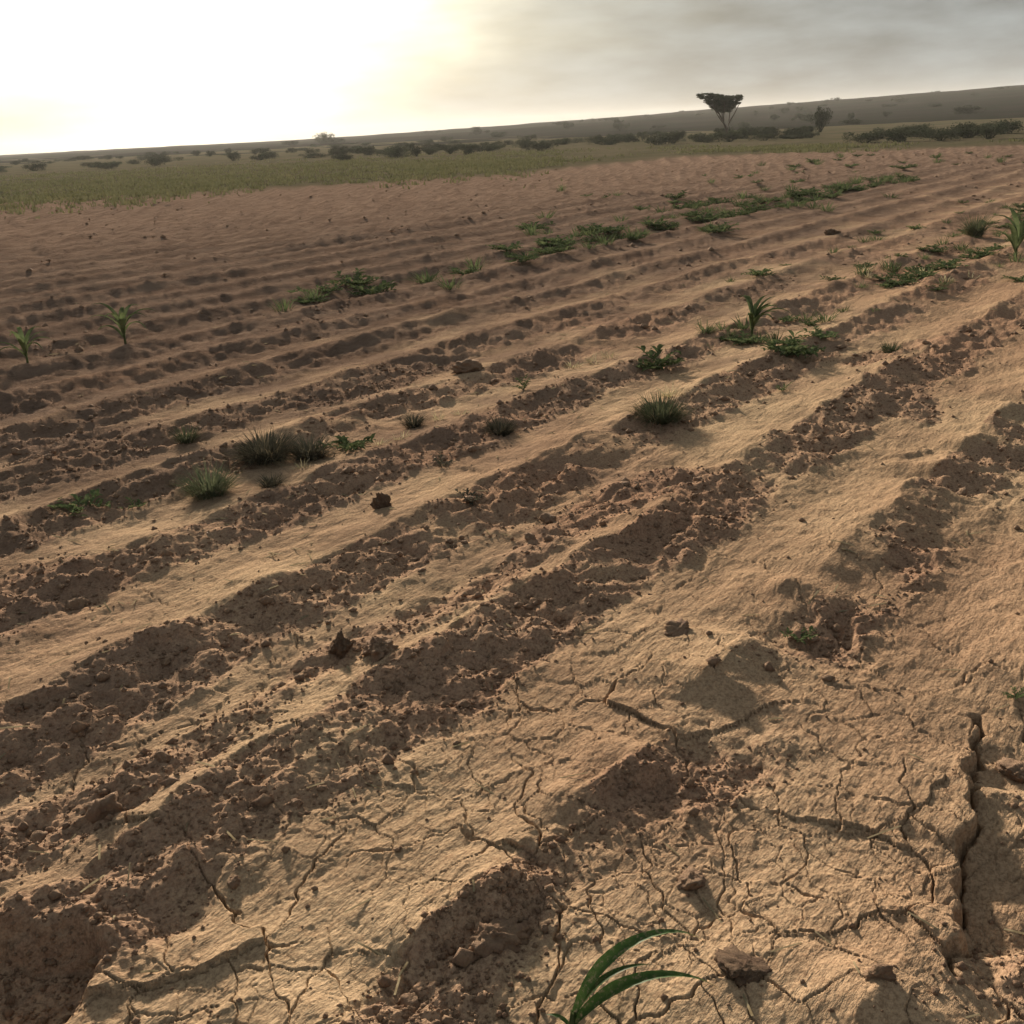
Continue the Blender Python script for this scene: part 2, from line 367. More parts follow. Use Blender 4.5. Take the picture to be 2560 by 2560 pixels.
# ------------------------------------------------------------------ hill behind the field
hr = np.concatenate([np.linspace(100, 200, 26), 200 * 1.035 ** np.arange(1, 70)])
ha = R(1) * np.arange(-75, 100.01, .35)
HR, HA = np.meshgrid(hr, ha, indexing='ij')
def hill_z(r, a):
    d = np.degrees(a)
    ridge = -.6 + 5.0 * sstep(-14, 16, d) + 6.0 * sstep(6, 40, d) + 6 * sstep(35, 70, d) - .8 * sstep(-16, -40, d)
    x = r * np.sin(a); y = r * np.cos(a)
    rise = sstep(100, 640, r)
    return -1.2 + (ridge + 1.5) * rise * (1 - .6 * sstep(650, 1900, r)) + 1.1 * sstep(100, 130, r) + (.5 * gnoise(x * .012, y * .012, 41) + .40 * gnoise(x * .06, y * .06, 42)) * sstep(105, 260, r)
HZ = hill_z(HR, HA)
nr, na = HR.shape
i = np.arange(nr - 1)[:, None] * na; j = np.arange(na - 1)[None, :]
q = np.stack([i + j, i + na + j, i + na + j + 1, i + j + 1], -1).reshape(-1, 4)
hill = tag(link('hill', fast_mesh('hill', np.stack([HR * np.sin(HA), HR * np.cos(HA), HZ], -1).reshape(-1, 3), q), M_HILL), 'low brown scrubby hill rising behind the field', None, None, 'structure')
def far_ground(x, y):
    r_ = math.hypot(x, y)
    g_ = hz(x, y)
    if r_ > 100: g_ = max(g_, float(hill_z(np.array([r_]), np.array([math.atan2(x, y)]))[0]))
    return g_

# ------------------------------------------------------------------ clods
def clod_mesh(seed, sub=3, flat=.75):
    r_ = np.random.default_rng(seed)
    bm = bmesh.new(); bmesh.ops.create_icosphere(bm, subdivisions=sub, radius=1)
    me = bpy.data.meshes.new('clod'); bm.to_mesh(me); bm.free()
    n = len(me.vertices); co = np.empty(n * 3); me.vertices.foreach_get('co', co); co = co.reshape(-1, 3)
    dr_ = co / np.linalg.norm(co, axis=1)[:, None]
    pl = r_.normal(size=(13, 3)); pl /= np.linalg.norm(pl, axis=1)[:, None]; pd = r_.uniform(.5, 1.0, 13)
    c_ = dr_ @ pl.T
    rad_ = np.where(c_ > .05, pd[None] / np.maximum(c_, .05), 9).min(1); rad_ = np.minimum(rad_, 1.15)
    rad_ *= 1 + .30 * gnoise(dr_[:, 0] * 2.3 + seed * 3.7 + dr_[:, 2] * 1.7, dr_[:, 1] * 2.3 - dr_[:, 2] * 1.3, 50) + .24 * gnoise(dr_[:, 0] * 5 + seed + dr_[:, 2] * 5, dr_[:, 1] * 6 - dr_[:, 2] * 4, 51) + .15 * gnoise(dr_[:, 0] * 12 + seed + dr_[:, 2] * 9, dr_[:, 1] * 13 - dr_[:, 2] * 8, 52)
    co = dr_ * rad_[:, None]; co[:, 2] *= flat; co[:, 1] *= r_.uniform(.7, .95)
    me.vertices.foreach_set('co', co.ravel()); me.update(); me.shade_smooth()
    me.materials.append(M_CLOD)
    return me
def place_clod(me, x, y, w, hgt, rz, label, group=None, sink=.30, z=None):
    z = hz(x, y) if z is None else z
    sx = w / 1.9; sz = hgt / 1.3
    o = link('dirt_clod', me, loc=(x, y, z + sz * (.42 - sink)), rot=(random.uniform(-.2, .2), random.uniform(-.2, .2), rz), scale=(sx, sx, sz))
    return tag(o, label, 'dirt clod', group)
NAMED_CLODS = [  # x, y, width, height, label
    (-.545, 2.90, .075, .075, 'dark fist-like dirt clod perched on a pale furrow crest'),
    (-.42, 2.84, .14, .07, 'low broad dirt clod beside the clod perched on the furrow crest'),
    (-.23, 6.78, .19, .10, 'large reddish dirt clod at the head of the straw litter'),
    (.385, 1.53, .10, .036, 'crumbly dark brown dirt clod at the leaf tips of the maize seedling'),
    (1.38, 14.6, .16, .24, 'upright dark earth lump standing in the distant weedy strip'),
    (-.08, 1.66, .11, .06, 'low clod casting a shadow above the maize seedling'),
    (1.20, 2.16, .09, .04, 'flat brown clod beyond the deep crack in the slumped bank'),
    (-.54, 4.18, .075, .08, 'small dark clod on a pale furrow crest beside dry weeds'),
    (.61, 1.46, .05, .035, 'small reddish clod alone on pale cracked ground beside the crumbly clod'),
    (4.31, 13.9, .20, .13, 'small dark lump far along the bare reddish furrows'),
    (.50, 2.93, .08, .04, 'small flat clod on the wide cracked furrow floor'),
    (.34, 1.80, .07, .045, 'pebble-sized brown clod up the bank from the maize seedling'),
]
for n_, (x, y, w, hh, lab) in enumerate(NAMED_CLODS):
    me = clod_mesh(100 + n_, 4)
    if 'dark' in lab: me.materials[0] = M_DARKCLOD
    place_clod(me, x, y, w, hh, random.uniform(0, 6), lab)
clod_variants = [clod_mesh(200 + k_, 3) for k_ in range(9)]
cnt = 0
while cnt < 130:
    rr = 1.25 + 6.5 * random.random() ** 1.5; a_ = R(random.uniform(-30, 30))
    x, y = rr * math.sin(a_), rr * math.cos(a_)
    _, br, _, _ = height(np.array([x]), np.array([y]), .01, True)
    if random.random() > float(br[0]) ** 1.5 + .02: continue
    w = min(.10, .016 * math.exp(abs(random.gauss(0, .55))) * (1 + .09 * rr))
    place_clod(random.choice(clod_variants), x, y, w, w * random.uniform(.5, .8), random.uniform(0, 6),
               'small rough brown dirt clod among the broken earth of a furrow bank', 'small clods on the furrow banks', .33)
    cnt += 1

# ------------------------------------------------------------------ soil crumbs (uncountable)
def crumbs():
    n = 15000
    rr = 1.2 + 6.0 * rng.random(n * 4) ** 1.6; aa = np.radians(rng.uniform(-33, 33, n * 4))
    x = rr * np.sin(aa); y = rr * np.cos(aa)
    z, br, _, _ = height(x, y, rr * .0018, True)
    keep = rng.random(n * 4) < br ** 1.2 * .8 + .012
    x, y, z = x[keep][:n], y[keep][:n], z[keep][:n]; n = len(x)
    s = .0024 * np.exp(np.abs(rng.normal(0, .6, n))) * (1 + .12 * np.hypot(x, y))
    base = np.array([[1, 0, 0], [-1, 0, 0], [0, 1, 0], [0, -1, 0], [0, 0, 1], [0, 0, -1]], float)
    f = np.array([[0, 2, 4], [2, 1, 4], [1, 3, 4], [3, 0, 4], [2, 0, 5], [1, 2, 5], [3, 1, 5], [0, 3, 5]])
    v = base[None] * s[:, None, None] * rng.uniform(.6, 1.3, (n, 6, 1)); v[:, :, 2] *= .75
    th = rng.uniform(0, 6.28, n); c, s2 = np.cos(th)[:, None], np.sin(th)[:, None]
    vx = v[:, :, 0] * c - v[:, :, 1] * s2 + x[:, None]; vy = v[:, :, 0] * s2 + v[:, :, 1] * c + y[:, None]
    vz = v[:, :, 2] + (z + s * .25)[:, None]
    co = np.stack([vx, vy, vz], -1).reshape(-1, 3)
    fa = (f[None] + (np.arange(n) * 6)[:, None, None]).reshape(-1, 3)
    return fast_mesh('crumbs', co, fa, smooth=False)
def far_clumps():
    n = 9000
    rr = np.exp(rng.uniform(math.log(5.5), math.log(42), n)); aa = np.radians(rng.uniform(-36, 40, n))
    x = rr * np.sin(aa); y = rr * np.cos(aa)
    z, br, inf, _ = height(x, y, rr * .004, True)
    keep = (rng.random(n) < br * 1.1 * sstep(-.05, .45, gnoise(x * .9, y * .9, 29))) & (inf > .5)
    x, y, z, rr = x[keep], y[keep], z[keep], rr[keep]; n = len(x)
    s = np.minimum(.05, (.006 + .0007 * rr) * np.exp(np.abs(rng.normal(0, .55, n))))
    base = np.array([[1, 0, 0], [-1, 0, 0], [0, 1, 0], [0, -1, 0], [0, 0, 1], [0, 0, -1]], float)
    f = np.array([[0, 2, 4], [2, 1, 4], [1, 3, 4], [3, 0, 4], [2, 0, 5], [1, 2, 5], [3, 1, 5], [0, 3, 5]])
    v = base[None] * s[:, None, None] * rng.uniform(.55, 1.35, (n, 6, 1)); v[:, :, 2] *= .65
    th = rng.uniform(0, 6.28, n); c, s2 = np.cos(th)[:, None], np.sin(th)[:, None]
    co = np.stack([v[:, :, 0] * c - v[:, :, 1] * s2 + x[:, None], v[:, :, 0] * s2 + v[:, :, 1] * c + y[:, None], v[:, :, 2] + (z + s * .12)[:, None]], -1).reshape(-1, 3)
    return fast_mesh('clumps', co, (f[None] + (np.arange(n) * 6)[:, None, None]).reshape(-1, 3), smooth=False)
tag(link('earth_clumps', far_clumps(), M_CLOD), 'loose lumps of earth littering the farther furrows', 'earth clumps', None, 'stuff')
tag(link('soil_crumbs', crumbs(), M_CLOD), 'fine crumbs of earth strewn along the furrow banks', 'soil crumbs', None, 'stuff')

# ------------------------------------------------------------------ plants
class MB:
    def __init__(s): s.v = []; s.f = []
    def ribbon(s, pts, widths, side, fold=.25):
        """curved leaf: left edge, midrib, right edge; the edges sit above the midrib"""
        n0 = len(s.v)
        for p_, w_ in zip(pts, widths):
            p_ = Vector(p_)
            for e_ in (-1, 0, 1):
                q_ = p_ + side * (e_ * w_ / 2); q_.z += abs(e_) * w_ * fold
                s.v.append(q_)
        for a_ in range(len(pts) - 1):
            b_ = n0 + a_ * 3
            s.f += [(b_, b_ + 1, b_ + 4, b_ + 3), (b_ + 1, b_ + 2, b_ + 5, b_ + 4)]
    def tube(s, pts, rads, n=6):
        n0 = len(s.v)
        for k_, (p_, r_) in enumerate(zip(pts, rads)):
            p_ = Vector(p_)
            d_ = (Vector(pts[min(k_ + 1, len(pts) - 1)]) - Vector(pts[max(k_ - 1, 0)])).normalized()
            a1 = d_.orthogonal().normalized(); a2 = d_.cross(a1)
            for j_ in range(n):
                t_ = 6.2832 * j_ / n; s.v.append(p_ + a1 * (math.cos(t_) * r_) + a2 * (math.sin(t_) * r_))
        for k_ in range(len(pts) - 1):
            for j_ in range(n):
                b_ = n0 + k_ * n
                s.f.append((b_ + j_, b_ + (j_ + 1) % n, b_ + n + (j_ + 1) % n, b_ + n + j_))
    def quad(s, c, a, b):
        n0 = len(s.v); s.v += [c - a, c + b * .55, c + a, c - b * .55]; s.f.append((n0, n0 + 1, n0 + 2, n0 + 3))
    def mesh(s, name, material):
        me = bpy.data.meshes.new(name); me.from_pydata([tuple(p) for p in s.v], [], s.f); me.update(); me.shade_smooth(); me.materials.append(material); return me
def arch(base, azm, length, el0, droop, n=9):
    """points of a blade that leaves at elevation el0 and bends over by droop"""
    p_ = Vector(base); pts = [p_.copy()]
    for k_ in range(n):
        e_ = el0 - droop * ((k_ + .5) / n) ** 1.4
        p_ = p_ + Vector((math.cos(azm) * math.cos(e_), math.sin(azm) * math.cos(e_), math.sin(e_))) * (length / n)
        pts.append(p_.copy())
    return pts
def leafw(n, w, peak=.35):
    o_ = []
    for k_ in range(n + 1):
        t_ = k_ / n
        o_.append(max(.0006, w * (min(1, .45 + t_ / peak * .55) if t_ < peak else max(0, 1 - ((t_ - peak) / (1 - peak)) ** 1.8))))
    return o_
def plant_root(name, x, y, label, cat, group=None):
    o = link(name, None, loc=(x, y, far_ground(x, y) - .004)); return tag(o, label, cat, group)
def add_leaf(root, material, base, azm, length, w, el0, droop, n=10, name='leaf', fold=.22, twist=0):
    pts = arch(base, azm, length, el0, droop, n)
    side = Vector((-math.sin(azm + twist), math.cos(azm + twist), 0))
    mb = MB(); mb.ribbon(pts, leafw(n, w), side, fold)
    return link(name, mb.mesh(name, material), parent=root)

# the maize seedling in front of the camera
x0, y0 = .055, 1.42
mz = plant_root('maize_seedling', x0, y0, 'green maize seedling with long leaves arching over pale cracked earth', 'seedling')
mb = MB(); mb.tube([(0, 0, -.02), (.004, .005, .02), (.008, .012, .05)], [.0062, .0058, .0045], 8)
link('stem', mb.mesh('stem', M_WEED), parent=mz)
for (azm, ln, w, e0, dr_, bz, tw) in ((R(14), .345, .025, R(74), R(128), .030, .55), (R(2), .31, .029, R(52), R(100), .022, .7), (R(10), .19, .016, R(66), R(85), .035, .2),
                                      (R(-25), .13, .018, R(28), R(60), .012, .1), (R(160), .06, .010, R(60), R(90), .01, 0)):
    add_leaf(mz, M_MAIZE, (.006, .008, bz), azm, ln, w, e0, dr_, 14, twist=tw)

def maize(x, y, hgt, nl, label, group=None, bias=None, spread=6.28):
    o = plant_root('maize_seedling', x, y, label, 'seedling', group)
    mb = MB(); mb.tube([(0, 0, -.02), (0, 0, hgt * .2), (.004, 0, hgt * .45)], [hgt * .035, hgt * .03, hgt * .018], 7)
    link('stem', mb.mesh('stem', M_WEED), parent=o)
    for k_ in range(nl):
        azm = (bias if bias is not None else 0) + (k_ / nl - .5) * spread + random.uniform(-.35, .35)
        add_leaf(o, M_WEED, (0, 0, hgt * (.12 + .33 * k_ / nl)), azm, hgt * random.uniform(.95, 1.45), hgt * random.uniform(.11, .17), R(random.uniform(58, 82)), R(random.uniform(70, 125)), 9)
    return o
maize(1.80, 7.55, .27, 14, 'large maize seedling with drooping leaves on the near weedy furrow', None, R(0), 4.2)
maize(-3.09, 8.60, .30, 10, 'upright leafy maize seedling beside the sunlit furrow edge')
maize(5.28, 10.9, .44, 8, 'tall dark green maize plant at the weedy furrow beyond the tracks')
maize(-3.62, 7.95, .26, 10, 'low spreading maize seedling down the row from the upright one')

def tuft(name, x, y, w, hgt, nb, material, label, group=None, cat='grass tuft', bladew=.004, dome=True):
    """many thin blades fanning out of one foot"""
    mb = MB()
    if material in (M_TUFT, M_DARK): nb *= 2
    for _ in range(nb):
        azm = random.uniform(0, 6.283); tilt = random.random() ** .6
        b = Vector((math.cos(azm), math.sin(azm), 0)) * (w * .30 * random.random() ** .7)
        ln = hgt * random.uniform(.35, 1.1); e0 = R(90 - 42 * tilt * min(1.3, w / (2 * hgt) + .3))
        n_ = 5
        pts = arch(b, azm + random.uniform(-.4, .4), ln, e0, R(random.uniform(10, 85)), n_)
        mb.ribbon(pts, leafw(n_, bladew * random.uniform(.7, 1.3)), Vector((-math.sin(azm), math.cos(azm), 0)), .15)
    o = link(name, mb.mesh(name, material), loc=(x, y, far_ground(x, y) - .008))
    if material in (M_TUFT, M_DARK):                 # dead blades mixed in, lying outwards
        md = MB()
        for _ in range(nb // 5):
            azm = random.uniform(0, 6.283); b = Vector((math.cos(azm), math.sin(azm), 0)) * (w * .34 * random.random() ** .5)
            pts = arch(b, azm + random.uniform(-.8, .8), hgt * random.uniform(.3, 1.0), R(random.uniform(15, 80)), R(random.uniform(20, 110)), 5)
            md.ribbon(pts, leafw(5, bladew * random.uniform(.5, 1.0)), Vector((-math.sin(azm), math.cos(azm), 0)), .15)
        link('dry_blades', md.mesh('dry_blades', M_DEAD), parent=o)
    return tag(o, label, cat, group)
def weed(x, y, w, hgt, nst, material, label, group=None, name='weed', cat='weed', lw=.3):
    """sprawling stems with pairs of small broad leaves; stems and leaves are parts"""
    ms, ml = MB(), MB()
    for k_ in range(nst):
        azm = 6.283 * k_ / nst + random.uniform(-.4, .4); ln = w * random.uniform(.35, .6)
        pts = arch((0, 0, 0), azm, ln, R(random.uniform(25, 65)) * min(1.3, 1.6 * hgt / w), R(35), 5)
        ms.tube(pts, [w * .008] * 5 + [w * .004], 4)
        for q_, p_ in enumerate(pts[1:]):
            for sd in (-1, 1):
                la = azm + sd * random.uniform(.5, 1.3); ll = w * random.uniform(.12, .24) * lw / .3
                lp = arch(p_, la, ll, R(random.uniform(15, 60)), R(60), 3)
                ml.ribbon(lp, [ll * .10, ll * .38, ll * .34, ll * .04], Vector((-math.sin(la), math.cos(la), 0)), .2)
    o = plant_root(name, x, y, label, cat, group)
    link('stems', ms.mesh('stems', material), parent=o); link('leaves', ml.mesh('leaves', material), parent=o)
    return o

tuft('grass_tuft', .79, 5.27, .29, .16, 420, M_TUFT, 'dense round grey-green grass tuft on a pale furrow crest', bladew=.0042)
tuft('grass_tuft', -1.36, 4.50, .24, .16, 300, M_TUFT, 'bushy grey-green grass tuft in front of the withered mound', bladew=.004)
tuft('grass_mound', -1.20, 4.98, .32, .16, 420, M_DARK, 'wide dark withered grass mound between two smaller tufts', cat='grass mound', bladew=.005)
tuft('grass_mound', -.99, 5.02, .24, .13, 260, M_DARK, 'dark withered tuft joined to the wide grass mound', cat='grass mound', bladew=.005)
weed(-.80, 5.12, .30, .11, 7, M_WEED, 'green sprawling weed at the end of the withered mound')
tuft('grass_tuft', -1.74, 5.50, .14, .12, 110, M_TUFT, 'small sparse tuft up the furrow from the withered mound')
tuft('grass_tuft', -.51, 5.50, .13, .10, 130, M_DARK, 'small brown-green tuft beside pale straw litter')
tuft('grass_tuft', -.04, 5.28, .17, .11, 190, M_DARK, 'small blackish withered tuft alone on a shaded furrow bank')
weed(-1.89, 4.36, .25, .08, 7, M_WEED, 'flat green weed spread over the shaded bank')
weed(-1.67, 4.40, .13, .08, 5, M_WEED, 'small green weed next to the flat spreading weed')
tuft('grass_tuft', -1.07, 4.47, .12, .075, 130, M_DARK, 'low brown tuft below the withered mound')
weed(-.17, 4.12, .13, .12, 6, M_DARK, 'thin brownish weed standing on a furrow crest')
weed(-.32, 4.72, .12, .12, 4, M_DARK, 'tiny leafless dry weed above the pale crest')
weed(.11, 6.20, .16, .15, 7, M_WEED, 'small upright dark green weed between clod and straw')
weed(.98, 6.60, .30, .18, 11, M_WEED, 'bright green leafy weed beside the bleached furrow edge', lw=.34)
weed(1.83, 6.70, .32, .15, 11, M_WEED, 'broad green weed across the furrow from the large maize seedling', lw=.34)
weed(1.59, 5.88, .11, .10, 5, M_WEED, 'tiny pale green weed on the wide sandy crest')
tuft('grass_tuft', 2.51, 6.72, .15, .10, 110, M_TUFT, 'small olive tuft at the rim of the wide sandy crest')
tuft('grass_tuft', 5.73, 12.9, .28, .32, 180, M_TUFT, 'tall grey-green tuft behind the tall maize plant', bladew=.007)
weed(.86, 2.87, .11, .05, 6, M_WEED, 'small green weed hidden in the shade of a broken bank')
weed(1.33, 2.46, .07, .06, 4, M_WEED, 'tiny green sprout at the rim of the cracked crest')
tuft('straw_tuft', .93, 5.78, .18, .10, 60, M_DRY, 'pale dry straw tuft behind the round grass tuft', cat='straw tuft', bladew=.005)
for (x, y) in ((.60, 6.98), (.72, 7.1), (.45, 6.85)):
    tuft('straw_tuft', x, y, .17, .07, 34, M_DRY, 'bleached straw bits beside the large reddish clod', 'straw bits by the reddish clod', 'straw tuft', .005)
for (x, y) in ((-.66, 5.14), (-.55, 5.22), (-.38, 5.60), (-.25, 5.68), (-.98, 4.76)):
    tuft('straw_tuft', x, y, .12, .06, 26, M_DRY, 'pale yellow straw tuft near the withered grass mound', 'straw near the withered mound', 'straw tuft', .0045)
for k_ in range(9):
    tuft('straw_tuft', 3.35 + random.uniform(0, 1.0), 9.4 + random.uniform(0, 1.1), .2, .09, 30, M_DRY, 'pale straw tuft among weeds on the bushy furrow', 'straw on the bushy furrow', 'straw tuft', .007)

def uv(u, v): return (u * RS + v * RC, u * RC - v * RS)
# weeds along the two weedy furrows: one mesh kind per copy, shared data
def copies(proto_list, spots, label, group, smin, smax):
    for n_, (x, y) in enumerate(spots):
        src = proto_list[n_ % len(proto_list)]
        o = src.copy(); COL.objects.link(o)
        s_ = random.uniform(smin, smax)
        o.location = (x, y, far_ground(x, y) - .01); o.scale = (s_, s_, s_ * random.uniform(.6, 1.0)); o.rotation_euler = (0, 0, random.uniform(0, 6.28))
        tag(o, label, None, group)
        for ch in src.children:
            c_ = ch.copy(); COL.objects.link(c_); c_.parent = o
def drop(o):
    for c_ in list(o.children): bpy.data.objects.remove(c_)
    bpy.data.objects.remove(o)
protos = [weed(0, 9, .4, .22, 9, M_WEED, 'x x x x', lw=.36) for _ in range(3)] + [tuft('weed', 0, 9, .36, .24, 46, M_WEED, 'x x x x', cat='weed', bladew=.012) for _ in range(3)]
# far weedy strip
spots = []
for _ in range(95):
    u_ = 6.5 + 19 * random.random() ** .9; v_ = -7.75 + .35 * random.gauss(0, 1) + (u_ - 8) * -.02
    spots.append(uv(u_, v_))
copies(protos, spots, 'green weed growing in the long distant weedy furrow', 'weeds of the distant furrow', .6, 1.25)
spots = []
for _ in range(50):                      # thick patch further along the same strip
    u_ = 17 + random.gauss(0, 3.0); v_ = -8.8 + 1.1 * random.gauss(0, 1); spots.append(uv(u_, v_))
copies(protos, spots, 'green weed in the thick patch where the distant strip widens', 'weeds of the thick patch', .7, 1.25)
spots = []
for _ in range(85):
    u_ = 6.5 + 12 * random.random(); v_ = -3.05 + .33 * random.gauss(0, 1); spots.append(uv(u_, v_))
copies(protos, spots, 'small green weed on the bushy furrow beyond the large maize seedling', 'weeds of the bushy furrow', .3, .75)
spots = []
for _ in range(40):
    u_ = 18 + 20 * random.random(); v_ = -6.0 - 9 * random.random(); spots.append(uv(u_, v_))
copies(protos, spots, 'sparse weed on the bare soil towards the scrub line', 'weeds of the far bare soil', .6, 1.2)
spots = []
for _ in range(60):
    u_ = 9 + 11 * random.random(); v_ = random.choice((-2.35, -3.6, -4.45)) + .2 * random.gauss(0, 1); spots.append(uv(u_, v_))
copies(protos, spots, 'thin pale green weed in the rows beside the bushy furrow', 'weeds beside the bushy furrow', .3, .7)
for p_ in protos: drop(p_)

# ------------------------------------------------------------------ grass strip beyond the field (uncountable)
def grass_strip():
    n = 36000
    aa = np.radians(rng.uniform(-42, 42, n))
    t = rng.random(n)
    ad = np.degrees(aa)
    r0 = np.interp(ad, [-42, -24, -12, 1, 6, 10, 24, 42], [38, 37, 36, 40, 46, 50, 47, 42]); r1 = np.interp(ad, [-42, -24, -12, 1, 6, 10, 24, 42], [88, 88, 86, 78, 70, 64, 58, 52])
    r = r0 * (r1 / r0) ** t * (1 + .05 * rng.normal(size=n)) - 7 * rng.random(n) ** 2.5 * (.5 + rng.random(n)) + 5 * gnoise(ad * .25, ad * 0 + 3, 62)
    x = r * np.sin(aa); y = r * np.cos(aa)
    keep = (gnoise(x * .12, y * .07, 60) + .35 * gnoise(x * .5, y * .4, 61) > rng.uniform(-.70, .40, n) + .8 * sstep(0, 10, ad) + .5 * (1 - sstep(0, .35, (r - r0 + 6) / (r1 - r0))))
    x, y, r = x[keep], y[keep], r[keep]; n = len(x)
    z = height(x, y, r * .01)
    nb = 5
    th = rng.uniform(0, 6.283, (n, nb)); hh = rng.uniform(.05, .16, (n, nb)); ln = hh * rng.uniform(.15, .8, (n, nb)); w = rng.uniform(.015, .04, (n, nb))
    bx = x[:, None] + rng.normal(0, .09, (n, nb)); by = y[:, None] + rng.normal(0, .09, (n, nb))
    c, s = np.cos(th), np.sin(th); zz = z[:, None] + 0 * th - .02
    P = [np.stack([bx - s * w, by + c * w, zz], -1), np.stack([bx + s * w, by - c * w, zz], -1),
         np.stack([bx + c * ln * .4 + s * w * .8, by + s * ln * .4 - c * w * .8, zz + hh * .65], -1), np.stack([bx + c * ln * .4 - s * w * .8, by + s * ln * .4 + c * w * .8, zz + hh * .65], -1),
         np.stack([bx + c * ln, by + s * ln, zz + hh], -1)]
    co = np.stack(P, 2).reshape(-1, 3); b = (np.arange(n * nb) * 5)[:, None]
    tri = np.concatenate([b + np.array([[0, 1, 2]]), b + np.array([[0, 2, 3]]), b + np.array([[3, 2, 4]])])
    return fast_mesh('grass', co, tri)
tag(link('grass', grass_strip(), M_GRASS), 'long green strip of grass along the far end of the field', 'grass', None, 'stuff')

# ------------------------------------------------------------------ shrubs
def shrub_mesh(seed, nleaf=1500):
    r_ = random.Random(seed); mb = MB()
    cl_ = [(Vector((r_.gauss(0, .30), r_.gauss(0, .30), r_.uniform(.12, .62))), r_.uniform(.18, .32)) for _ in range(15)]
    for c_, q_ in cl_:
        mb.tube([(0, 0, -.05), tuple(c_ * .5 + Vector((0, 0, -.04))), tuple(c_)], [.02, .014, .006], 4)
    for _ in range(nleaf):
        c_, q_ = r_.choice(cl_)
        d_ = Vector((r_.gauss(0, 1), r_.gauss(0, 1), r_.gauss(0, .8))).normalized() * (q_ * r_.random() ** .4)
        p_ = c_ + d_; p_.z = max(.02, p_.z)
        a_ = Vector((r_.gauss(0, 1), r_.gauss(0, 1), r_.gauss(0, 1))).normalized(); b_ = a_.orthogonal().normalized()
        s_ = r_.uniform(.025, .055); mb.quad(p_, a_ * s_, b_ * s_)
    return mb.mesh('shrub', M_SHRUB)
SH = [shrub_mesh(k_) for k_ in range(7)]
def shrub(x, y, w, hgt, label, group=None, name='shrub', cat='shrub'):
    o = link(name, random.choice(SH), loc=(x, y, far_ground(x, y) - .03), rot=(0, 0, random.uniform(0, 6.28)), scale=(w, w, hgt * 1.05))
    return tag(o, label, cat, group)
def polar(a, r): return r * math.sin(R(a)), r * math.cos(R(a))
for _ in range(58):
    a_ = 13 + 27 * random.random() ** .75; r_ = random.uniform(47, 66) + (40 - a_) * .5
    x, y = polar(a_, r_); k_ = .6 + .9 * (a_ - 13) / 27
    shrub(x, y, random.uniform(.9, 2.0) * (.7 + .3 * k_), random.uniform(.55, 1.05) * k_, 'dark green bush in the scrub line beyond the bare furrows', 'bushes of the scrub line')
for _ in range(80):
    a_ = random.uniform(-8, 16); r_ = random.uniform(74, 112); x, y = polar(a_, r_)
    shrub(x, y, random.uniform(.7, 1.7), random.uniform(.4, 1.0), 'dark bush in the scrub below the flat-topped tree', 'bushes below the flat-topped tree')
for _ in range(80):
    a_ = random.uniform(-32, -2); r_ = random.uniform(92, 230); x, y = polar(a_, r_)
    shrub(x, y, random.uniform(.8, 2.0), random.uniform(.4, 1.0), 'low grey bush on the flat scrubland behind the grass strip', 'bushes of the flat scrubland')
for _ in range(75):
    a_ = random.uniform(-4, 42); r_ = random.uniform(130, 520); x, y = polar(a_, r_)
    shrub(x, y, random.uniform(1.2, 3.0), random.uniform(.7, 1.7), 'small scattered bush on the slope of the hill', 'bushes on the hill')
x, y = polar(-8.6, 270); shrub(x, y, 4.4, 3.2, 'lone rounded bush standing out against the bright sky')
x, y = polar(-8.0, 268); shrub(x, y, 3.2, 1.7, 'lower bush leaning on the lone rounded skyline bush')
x, y = polar(-10.2, 272); shrub(x, y, 3.0, 1.6, 'small low bush on the skyline near the rounded one')
x, y = polar(16.4, 96); shrub(x, y, 1.3, 2.4, 'narrow upright shrub on the slope beside the flat-topped tree')

# ------------------------------------------------------------------ flat-topped tree
tx, ty = 18.3, 86.4
tree = tag(link('acacia_tree', None, loc=(tx, ty, far_ground(tx, ty) - .05)), 'lone flat-topped thorn tree with forked slanting trunk', 'tree')
mb = MB()
mb.tube([(0, 0, -.2), (-.10, 0, .45), (-.28, .05, .95), (-.55, .1, 1.5), (-.9, .1, 2.15)], [.11, .095, .08, .06, .04], 8)
trunk = link('trunk', mb.mesh('trunk', M_BARK), parent=tree)
tips = []
for (a, b, c) in (((-.12, 0, .55), (.02, .1, 1.2), (.15, .25, 2.3)), ((-.28, .05, .95), (-.75, -.2, 1.5), (-1.45, -.3, 2.6)), ((-.45, .1, 1.3), (-.45, .5, 1.9), (-.5, 1.0, 2.6)),
                  ((0, .08, 1.1), (.35, -.3, 1.8), (.75, -.4, 2.6)), ((-.4, .08, 1.2), (-.5, -.5, 1.8), (-.6, -1.1, 2.6)), ((-.7, .1, 1.8), (-1.2, .3, 2.3), (-1.8, .5, 2.8))):
    mb = MB(); mb.tube([a, b, c], [.055, .04, .02], 6); link('limb', mb.mesh('limb', M_BARK), parent=tree); tips.append(Vector(c))
mb = MB(); rt_ = random.Random(5)
clumps = []
for _ in range(260):
    zz = rt_.random() ** .7; rad_ = .45 + 1.45 * zz; t_ = rt_.uniform(0, 6.283); q_ = rad_ * math.sqrt(rt_.random())
    clumps.append((Vector((-.45 + q_ * math.cos(t_) - .25 * zz, q_ * math.sin(t_), 2.0 + 1.2 * zz - .12 * q_ * math.cos(t_))), rt_.uniform(.18, .34)))
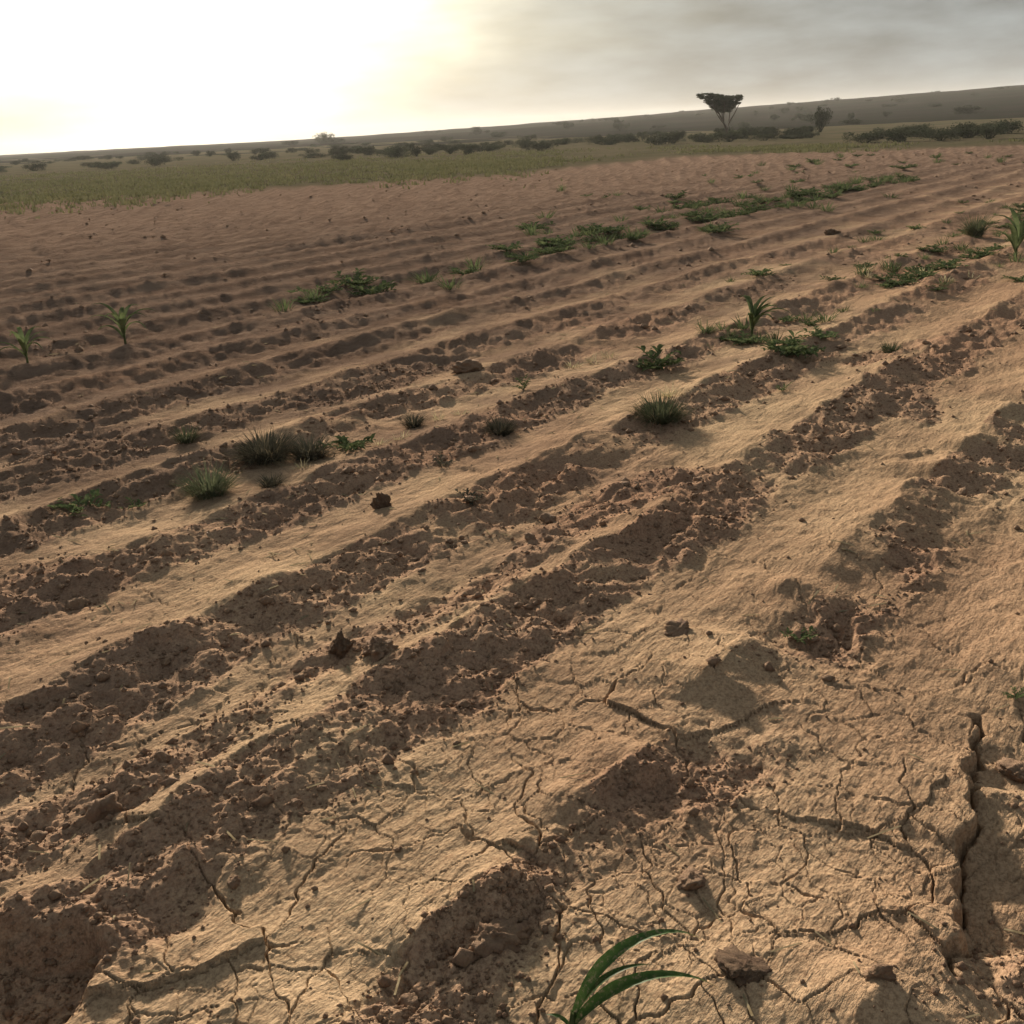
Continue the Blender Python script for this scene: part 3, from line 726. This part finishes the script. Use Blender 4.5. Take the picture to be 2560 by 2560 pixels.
for _ in range(15000):
    c_, q_ = rt_.choice(clumps)
    d_ = Vector((rt_.gauss(0, 1), rt_.gauss(0, 1), rt_.gauss(0, .45))).normalized() * (q_ * rt_.random() ** .45); d_.z *= .5
    a_ = Vector((rt_.gauss(0, 1), rt_.gauss(0, 1), rt_.gauss(0, .5))).normalized(); b_ = a_.orthogonal().normalized(); s_ = rt_.uniform(.04, .085)
    mb.quad(c_ + d_, a_ * s_, b_ * s_)
link('crown', mb.mesh('crown', M_SHRUB), parent=tree)

# ------------------------------------------------------------------ straw litter (uncountable)
def straw_litter():
    n = 1100
    rr = np.exp(rng.uniform(math.log(1.3), math.log(16), n)); aa = np.radians(rng.uniform(-34, 36, n))
    x = rr * np.sin(aa); y = rr * np.cos(aa); v = x * RC - y * RS
    keep = rng.random(n) < .22 + .8 * np.exp(-((v + 3.2) / .5) ** 2) + .6 * np.exp(-((v + 7.8) / .6) ** 2)
    x, y, rr = x[keep], y[keep], rr[keep]; n = len(x)
    z = height(x, y, rr * .002) + .003
    th = rng.uniform(0, 3.14, n); l = rng.uniform(.012, .05, n); w = rng.uniform(.0010, .0022, n) * (1 + .12 * rr); dz = rng.uniform(-.25, .25, n) * l
    c, s_ = np.cos(th), np.sin(th)
    P = np.stack([np.stack([x - c * l - s_ * w, y - s_ * l + c * w, z - dz], -1), np.stack([x - c * l + s_ * w, y - s_ * l - c * w, z - dz], -1),
                  np.stack([x + c * l + s_ * w, y + s_ * l - c * w, z + dz], -1), np.stack([x + c * l - s_ * w, y + s_ * l + c * w, z + dz], -1),
                  np.stack([x, y, z + w * 1.6], -1)], 1).reshape(-1, 3)
    b = (np.arange(n) * 5)[:, None]
    f = np.concatenate([b + np.array([q_]) for q_ in ([0, 1, 4], [1, 2, 4], [2, 3, 4], [3, 0, 4])])
    return fast_mesh('straw', P, f)
tag(link('straw_litter', straw_litter(), M_DEAD), 'short bits of pale straw littering the furrows', 'straw litter', None, 'stuff')

# ------------------------------------------------------------------ dusty air
bm = bmesh.new(); bmesh.ops.create_cube(bm, size=1)
me = bpy.data.meshes.new('haze'); bm.to_mesh(me); bm.free()
hm = bpy.data.materials.new('dusty_air'); hm.use_nodes = True; ht = hm.node_tree; ht.nodes.clear()
ho = ht.nodes.new('ShaderNodeOutputMaterial'); pv = ht.nodes.new('ShaderNodeVolumePrincipled')
pv.inputs['Color'].default_value = (.92, .90, .86, 1); pv.inputs['Density'].default_value = .0003; pv.inputs['Anisotropy'].default_value = .3
ht.links.new(pv.outputs[0], ho.inputs['Volume'])
tag(link('haze', me, hm, loc=(0, 0, 11), scale=(5600, 5600, 32)), 'thin dusty air over the field and hill', 'haze', None, 'stuff')
